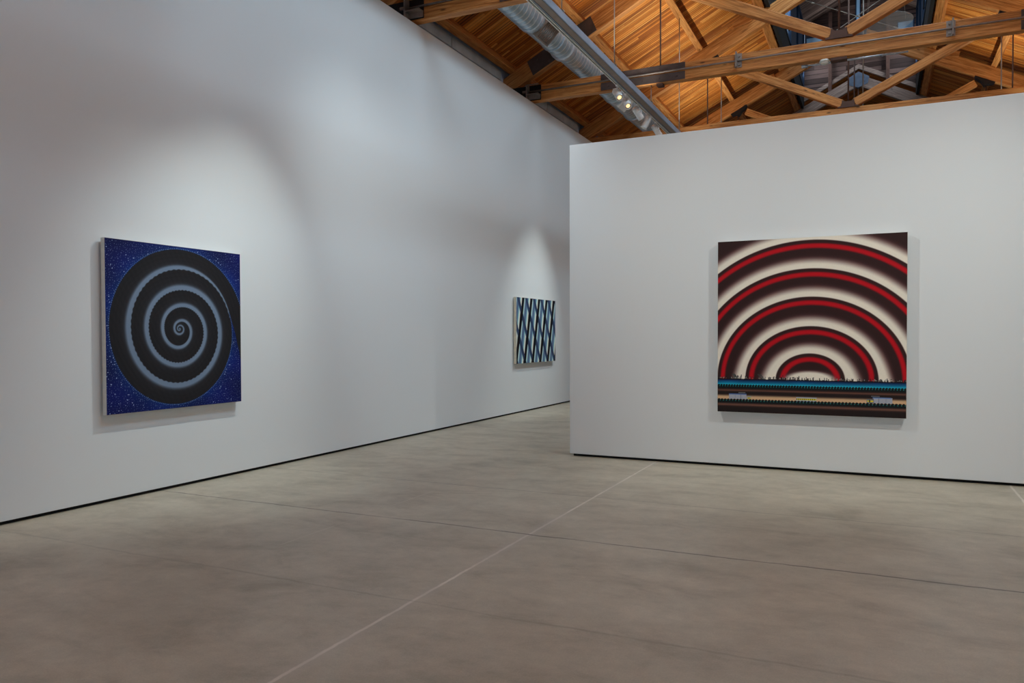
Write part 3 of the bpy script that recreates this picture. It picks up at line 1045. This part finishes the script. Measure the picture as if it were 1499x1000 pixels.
def paint_arcs(u, v):
    C = np.zeros(u.shape + (3,))
    dark = np.array((0.19, 0.09, 0.085))
    cream = np.array((0.96, 0.925, 0.86))
    red = np.array((0.76, 0.0, 0.08))
    x = np.abs(u - 0.512)
    y = np.maximum(v - 0.195, 0)
    bs = np.array([0.0, 0.118, 0.272, 0.438, 0.597, 0.757, 0.95])
    as_ = np.array([0.0, 0.146, 0.32, 0.482, 0.630, 0.785, 0.97])
    lo = np.zeros_like(u)
    hi = np.full_like(u, 1.4)
    for _ in range(26):
        mid = (lo + hi) / 2
        a = np.interp(mid, bs, as_) + np.maximum(mid - 0.95, 0)
        f = (x / np.maximum(a, 1e-5)) ** 2 + (y / np.maximum(mid, 1e-5)) ** 2
        lo = np.where(f > 1, mid, lo)
        hi = np.where(f > 1, hi, mid)
    k = (lo + hi) / 2
    C[:] = dark
    flare = 0.022 * np.exp(-y / 0.06)
    for i, b in enumerate(bs[1:6]):
        d = k - b
        m = sst(0.030, 0.037, d) * (1 - sst(0.055 + flare, 0.103 + flare, d))
        purple = np.array((0.45, 0.30, 0.31))
        mm = sst(0.030, 0.036, d) * (1 - sst(0.080 + flare, 0.118 + flare, d))
        C = mixc(C, purple, mm * 0.55)
        C = mixc(C, cream, m)
        r = np.exp(-((d + 0.000) / 0.0142) ** 4)
        C = mixc(C, red, r)
    dome = (x / 0.135) ** 2 + (y / 0.052) ** 2
    C = mixc(C, (0.45, 0.30, 0.31), (1 - sst(0.9, 1.7, dome)) * 0.5)
    C = mixc(C, cream, 1 - sst(0.55, 1.25, dome))
    # little plants and roofs along the horizon
    n = 230
    cell = np.floor(u * n).astype(int)
    h = np.array([abs(math.sin(i * 12.9898) * 43758.5453) % 1 for i in range(n + 2)])
    h2 = np.array([abs(math.sin(i * 78.233) * 12543.123) % 1 for i in range(n + 2)])
    ht = h[cell] * 0.016 * (h2[cell] > 0.25) + 0.012 * (h2[cell] > 0.97)
    C = mixc(C, (0.12, 0.10, 0.10), ((v < 0.197 + ht) & (h[cell] > 0.35)).astype(float) * 0.85)
    for cx in (0.105, 0.115, 0.25, 0.262):
        q = np.abs((u - cx) + (v - 0.2) * 0.8)
        C = mixc(C, (0.25, 0.27, 0.26), ((q < 0.0045) & (v < 0.225) & (v > 0.19)).astype(float) * 0.8)
    C = mixc(C, (0.86, 0.82, 0.78), ((h2[cell] > 0.6) & (v > 0.197) & (v < 0.197 + h[cell] * 0.012)).astype(float) * 0.6)
    # lower part
    w = v + 0.0
    band = np.zeros_like(C)
    band[:] = (0.125, 0.075, 0.065)
    t = np.clip((0.193 - w) / (0.193 - 0.160), 0, 1)
    patch = 0.5 + 0.5 * np.sin(u * 9 + 1.0) * np.sin(u * 23)
    blue = np.stack([0.0 + 0.10 * t ** 2, 0.10 + 0.66 * t ** 1.1, 0.26 + 0.60 * t ** 0.8], -1)
    blue = blue * (0.72 + 0.28 * np.maximum(patch, t))[..., None]
    inb = (w > 0.158)
    band = np.where(inb[..., None], blue, band)
    band = mixc(band, (0.01, 0.02, 0.10), sst(0.186, 0.192, w))

    def hedge(band, top, bot, pitch, glow):
        ph = (u / pitch) % 1.0
        bump = top - 0.007 + 0.009 * np.sqrt(np.maximum(0, 1 - (2 * ph - 1) ** 2))
        m = ((w < bump) & (w > bot)).astype(float)
        band = mixc(band, (0.015, 0.06, 0.07), m)
        dq = np.hypot((ph - 0.95) * pitch, (w - (top + bot) / 2 - 0.002))
        band = mixc(band, (0.15, 0.60, 0.58), (dq < 0.0032).astype(float) * 0.85)
        dq = np.hypot(((ph + 0.5) % 1 - 0.5) * pitch, (w - top + 0.006))
        band = mixc(band, glow, (dq < 0.003).astype(float) * 0.6 * (w > bump))
        return band
    lane = np.exp(-((w - 0.083) / 0.010) ** 2) * (w > 0.07)
    band = mixc(band, (0.86, 0.70, 0.54), sst(0.108, 0.088, w) * (w > 0.065))
    band = mixc(band, (0.42, 0.27, 0.22), np.exp(-((w - 0.128) / 0.006) ** 2))
    band = mixc(band, (0.45, 0.30, 0.25), np.exp(-((w - 0.044) / 0.008) ** 2))
    # vehicles on the lane

    def rect(band, a, b, c, d, col, amt=1.0):
        return mixc(band, col, ((u > a) & (u < b) & (w > c) & (w < d)).astype(float) * amt)
    band = rect(band, 0.068, 0.165, 0.106, 0.112, (0.05, 0.06, 0.12))
    band = rect(band, 0.120, 0.160, 0.112, 0.117, (0.5, 0.5, 0.52), 0.8)
    band = rect(band, 0.066, 0.166, 0.076, 0.107, (0.66, 0.67, 0.72))
    band = rect(band, 0.066, 0.166, 0.102, 0.108, (0.36, 0.46, 0.68))
    band = rect(band, 0.168, 0.192, 0.076, 0.094, (0.60, 0.62, 0.62))
    band = rect(band, 0.172, 0.190, 0.079, 0.088, (0.88, 0.78, 0.20))
    band = rect(band, 0.178, 0.181, 0.079, 0.088, (0.1, 0.1, 0.1))
    band = rect(band, 0.440, 0.550, 0.074, 0.098, (0.66, 0.69, 0.76))
    band = rect(band, 0.442, 0.548, 0.081, 0.091, (0.86, 0.78, 0.22))
    pw = ((u * 95) % 1.0) < 0.35
    band = mixc(band, (0.15, 0.13, 0.10), (pw & (u > 0.442) & (u < 0.548) & (w > 0.082) & (w < 0.090)).astype(float))
    band = rect(band, 0.825, 0.925, 0.106, 0.111, (0.05, 0.08, 0.18))
    band = rect(band, 0.828, 0.870, 0.111, 0.117, (0.5, 0.5, 0.52), 0.7)
    band = rect(band, 0.840, 0.933, 0.076, 0.107, (0.66, 0.67, 0.72))
    band = rect(band, 0.835, 0.928, 0.103, 0.108, (0.45, 0.55, 0.75))
    band = rect(band, 0.806, 0.842, 0.076, 0.098, (0.45, 0.48, 0.52))
    band = rect(band, 0.808, 0.838, 0.082, 0.092, (0.88, 0.80, 0.20))
    band = rect(band, 0.818, 0.824, 0.080, 0.095, (0.1, 0.1, 0.1))
    for a in (0.10, 0.133, 0.865, 0.90):
        band = rect(band, a, a + 0.002, 0.078, 0.105, (0.45, 0.47, 0.52))
    band = hedge(band, 0.161, 0.140, 0.0152, (0.2, 0.8, 0.85))
    band = hedge(band, 0.076, 0.056, 0.0178, (0.3, 0.3, 0.25))
    lowm = (w < 0.195)
    C = np.where(lowm[..., None], band, C)
    return C


SP_T = np.array([-2.5, -2, -1.75, -1.5, -1.25, -1.0, -.75, -.5, -.25, 0, .25, .5, .75, 1, 1.25, 1.5, 1.75, 2, 2.25, 2.5, 2.75, 2.96, 3.05, 3.25, 3.5, 3.75, 4.0])
SP_R = np.array([0.001, .006, .009, .014, .020, .031, .031, .036, .047, .083, .115, .12, .141, .199, .223, .233, .249, .319, .351, .353, .378, .412, .431, .466, .479, .488, .53])


def paint_spiral(u, v):
    dx = u - 0.500
    dy = v - 0.490
    r = np.hypot(dx, dy)
    a = (-np.arctan2(dy, dx) / (2 * np.pi)) % 1.0       # clockwise turns from the right
    ft = np.linspace(-2.5, 4, 700)
    # smooth the table
    fr = np.interp(ft, SP_T, SP_R)
    kr = np.hanning(33); kr /= kr.sum()
    fr = np.convolve(np.pad(fr, 16, mode='edge'), kr, 'valid')
    S = lambda t: np.interp(t, ft, fr)
    wob = 0.0018 * np.sin(a * 2 * np.pi * 61) * np.minimum(1, r / 0.2) * (r > 0.1)
    glow = np.zeros_like(u)
    for n in (-3, -2, -1, 0, 1, 2):
        R = S(a + n)
        wd = np.interp(a + n, [-2, -1, 0, 1, 2, 2.5, 2.75, 2.97], [.004, .008, .016, .023, .028, .030, .021, .004])
        d = r - R + wd * 0.5
        g = sst(-0.004, 0.003, d + wob) * (0.85 * np.exp(-np.maximum(d - wd * 0.8, 0) ** 2 / (wd * 0.55) ** 2) + 0.15 * np.exp(-np.maximum(d - wd, 0) / (wd * 1.2)))
        g = g * (a + n < 2.97)
        glow = np.maximum(glow, g)
    C = np.zeros(u.shape + (3,))
    brush = 0.5 + 0.25 * np.sin(r * 260 + 3 * np.sin(a * 20)) + 0.25 * np.sin(u * 160 + v * 90)
    C[:] = (0.105, 0.10, 0.115)
    C += (brush * 0.022)[..., None]
    C = mixc(C, (0.48, 0.56, 0.66), glow * 0.95)
    # blue field outside the outer turn
    Rout = np.where(a > 0.955, S(a + 2), S(a + 3))
    aw = np.where(a > 0.5, a - 1, a)
    Rin2 = np.interp(aw, [-0.05, -0.02, 0.0, 0.03, 0.06, 0.10], [0.413, 0.425, 0.442, 0.475, 0.53, 0.8])
    arm = (aw > -0.05) & (aw < 0.10) & (r > Rin2)
    out = sst(-0.002, 0.004, r - Rout) * (1 - arm.astype(float))
    near = np.exp(-np.maximum(r - Rout, 0) / 0.05)
    fld = np.stack([0.0 + 0.01 * near, 0.05 + 0.13 * near, 0.35 + 0.10 * near], -1)
    sw = 0.5 + 0.5 * np.sin(u * 13 + v * 7) * np.sin(v * 17 - u * 3)
    fld *= (0.80 + 0.3 * sw)[..., None]
    C = C * (1 - out[..., None]) + fld * out[..., None]
    # stars
    n = u.shape[0]
    star = np.zeros_like(u)
    st = np.random.RandomState(3)
    ok = out > 0.6
    H_, W_ = u.shape
    for i0 in range(1, H_ - 8, 6):
        for j0 in range(1, W_ - 8, 6):
            i, j = i0 + st.randint(0, 5), j0 + st.randint(0, 5)
            if ok[i, j] and st.rand() < 0.92:
                star[i, j] = 0.45 + 0.4 * st.rand()
                if st.rand() < 0.12:
                    star[i, j + 1] = star[i + 1, j] = star[i, j]
    for k_ in range(150):
        i, j = st.randint(1, H_ - 4), st.randint(1, W_ - 4)
        if ok[i, j]:
            star[i:i + 2, j:j + 2] = 1.0
    # beads of light along the rim
    ang = a * 2 * np.pi
    rim = (np.abs(r - Rout - 0.005) < 0.0026) & (np.sin(ang * 230) > 0.3) & (out > 0.2)
    star = np.maximum(star, rim * 0.45)
    C = mixc(C, (0.72, 0.82, 0.98), star)
    return C


def paint_lattice(u, v):
    s = u + 0.176 * (1 - v)
    q = u - 0.362 * (1 - v)
    t = ((s - 0.368) / 0.1985) % 1.0
    row = ((q - 0.039) / 0.1915) % 1.0
    stops = [0.0, 0.12, 0.17, 0.20, 0.29, 0.38, 0.56, 0.62, 0.68, 0.76, 0.88, 0.90, 1.0]
    cols = [(0.03, 0.05, 0.09), (0.03, 0.05, 0.09), (0.62, 0.86, 0.87), (0.90, 0.94, 0.90), (0.62, 0.80, 0.84), (0.34, 0.44, 0.58), (0.36, 0.46, 0.60), (0.50, 0.66, 0.76), (0.58, 0.84, 0.86), (0.92, 0.94, 0.90), (0.92, 0.91, 0.85), (0.03, 0.05, 0.09), (0.03, 0.05, 0.09)]
    t2 = (t + 0.06) % 1.0
    shift = 0.07 * (row - 0.5)
    t3 = np.clip(t2 + shift, 0, 1)
    C = np.stack([np.interp(t3, stops, [c[i] for c in cols]) for i in range(3)], -1)
    # blue ribbons going the other way
    d = np.abs(((row + 0.5) % 1.0) - 0.5) * 0.1915
    m = 1 - sst(0.026, 0.031, d)
    C = mixc(C, (0.17, 0.24, 0.37), m)
    C = mixc(C, (0.26, 0.34, 0.48), (1 - sst(0.003, 0.009, np.abs(d - 0.012))) * 0.6)
    # black bands on top
    db = np.abs(((t + 0.5) % 1.0) - 0.5) * 0.1985
    C = mixc(C, (0.025, 0.04, 0.075), 1 - sst(0.021, 0.026, db))
    ed = (np.sin(v * 2 * np.pi * 5.5) > 0.995)
    return C


def stretcher(parent, x0, x1, y0, y1, z0, z1, mat):
    mb = MB().box(x0, x1, y0, y1, z0, z1)
    return mb.build('stretched_edge', mat, parent, False, 0.0025)


FRX = 0.07
a0, a1, az0, az1 = 4.3324, 5.8362, 0.7448, 2.2261
p1 = empty('spiral_painting', (0.0, (a0 + a1) / 2, az0))
tag(p1, 'square painting of a grey spiral on starry dark blue, hanging on the left wall', 'painting')
stretcher(p1, 0.024, FRX - 0.001, a0, a1, az0, az1, M['primed'])
off = p1.location
canvas('canvas', a1 - a0 - 0.004, az1 - az0 - 0.004, 430, 430, paint_spiral, (FRX - off.x, a0 + 0.002 - off.y, az0 + 0.002 - off.z), (0, 1, 0), p1, paint_mat('spiral_paint'))
MB().box(0.0, 0.026, a0 + 0.2, a1 - 0.2, az1 - 0.14, az1 - 0.10).build('hanging_cleat', M['timber'], p1)

c0, c1, cz0, cz1 = 12.3793, 14.20, 0.8973, 2.0868
p2 = empty('lattice_painting', (0.0, (c0 + c1) / 2, cz0))
tag(p2, 'wide painting of black, blue and pale crossing stripes, far along the left wall', 'painting')
stretcher(p2, 0.018, FRX - 0.001, c0, c1, cz0, cz1, M['linen'])
off = p2.location
canvas('canvas', c1 - c0 - 0.004, cz1 - cz0 - 0.004, 360, 260, paint_lattice, (FRX - off.x, c0 + 0.002 - off.y, cz0 + 0.002 - off.z), (0, 1, 0), p2, paint_mat('lattice_paint'))
MB().box(0.0, 0.020, c0 + 0.2, c1 - 0.2, cz1 - 0.14, cz1 - 0.10).build('hanging_cleat', M['timber'], p2)

b0, b1, bz0, bz1 = 4.3337, 6.1155, 0.5917, 2.3802
p3 = empty('arc_painting', ((b0 + b1) / 2, YP, bz0))
tag(p3, 'square painting of red and cream arcs over a blue band, hanging on the centre wall', 'painting')
stretcher(p3, b0, b1, YP - 0.079, YP - 0.03, bz0, bz1, M['primed'])
off = p3.location
canvas('canvas', b1 - b0 - 0.004, bz1 - bz0 - 0.004, 660, 660, paint_arcs, (b0 + 0.002 - off.x, YP - 0.08 - off.y, bz0 + 0.002 - off.z), (1, 0, 0), p3, paint_mat('arc_paint'))
MB().box(b0 + 0.25, b1 - 0.25, YP - 0.032, YP, bz1 - 0.14, bz1 - 0.10).build('hanging_cleat', M['timber'], p3)

# thin seam lines in the left wall boards are left to the paint; done
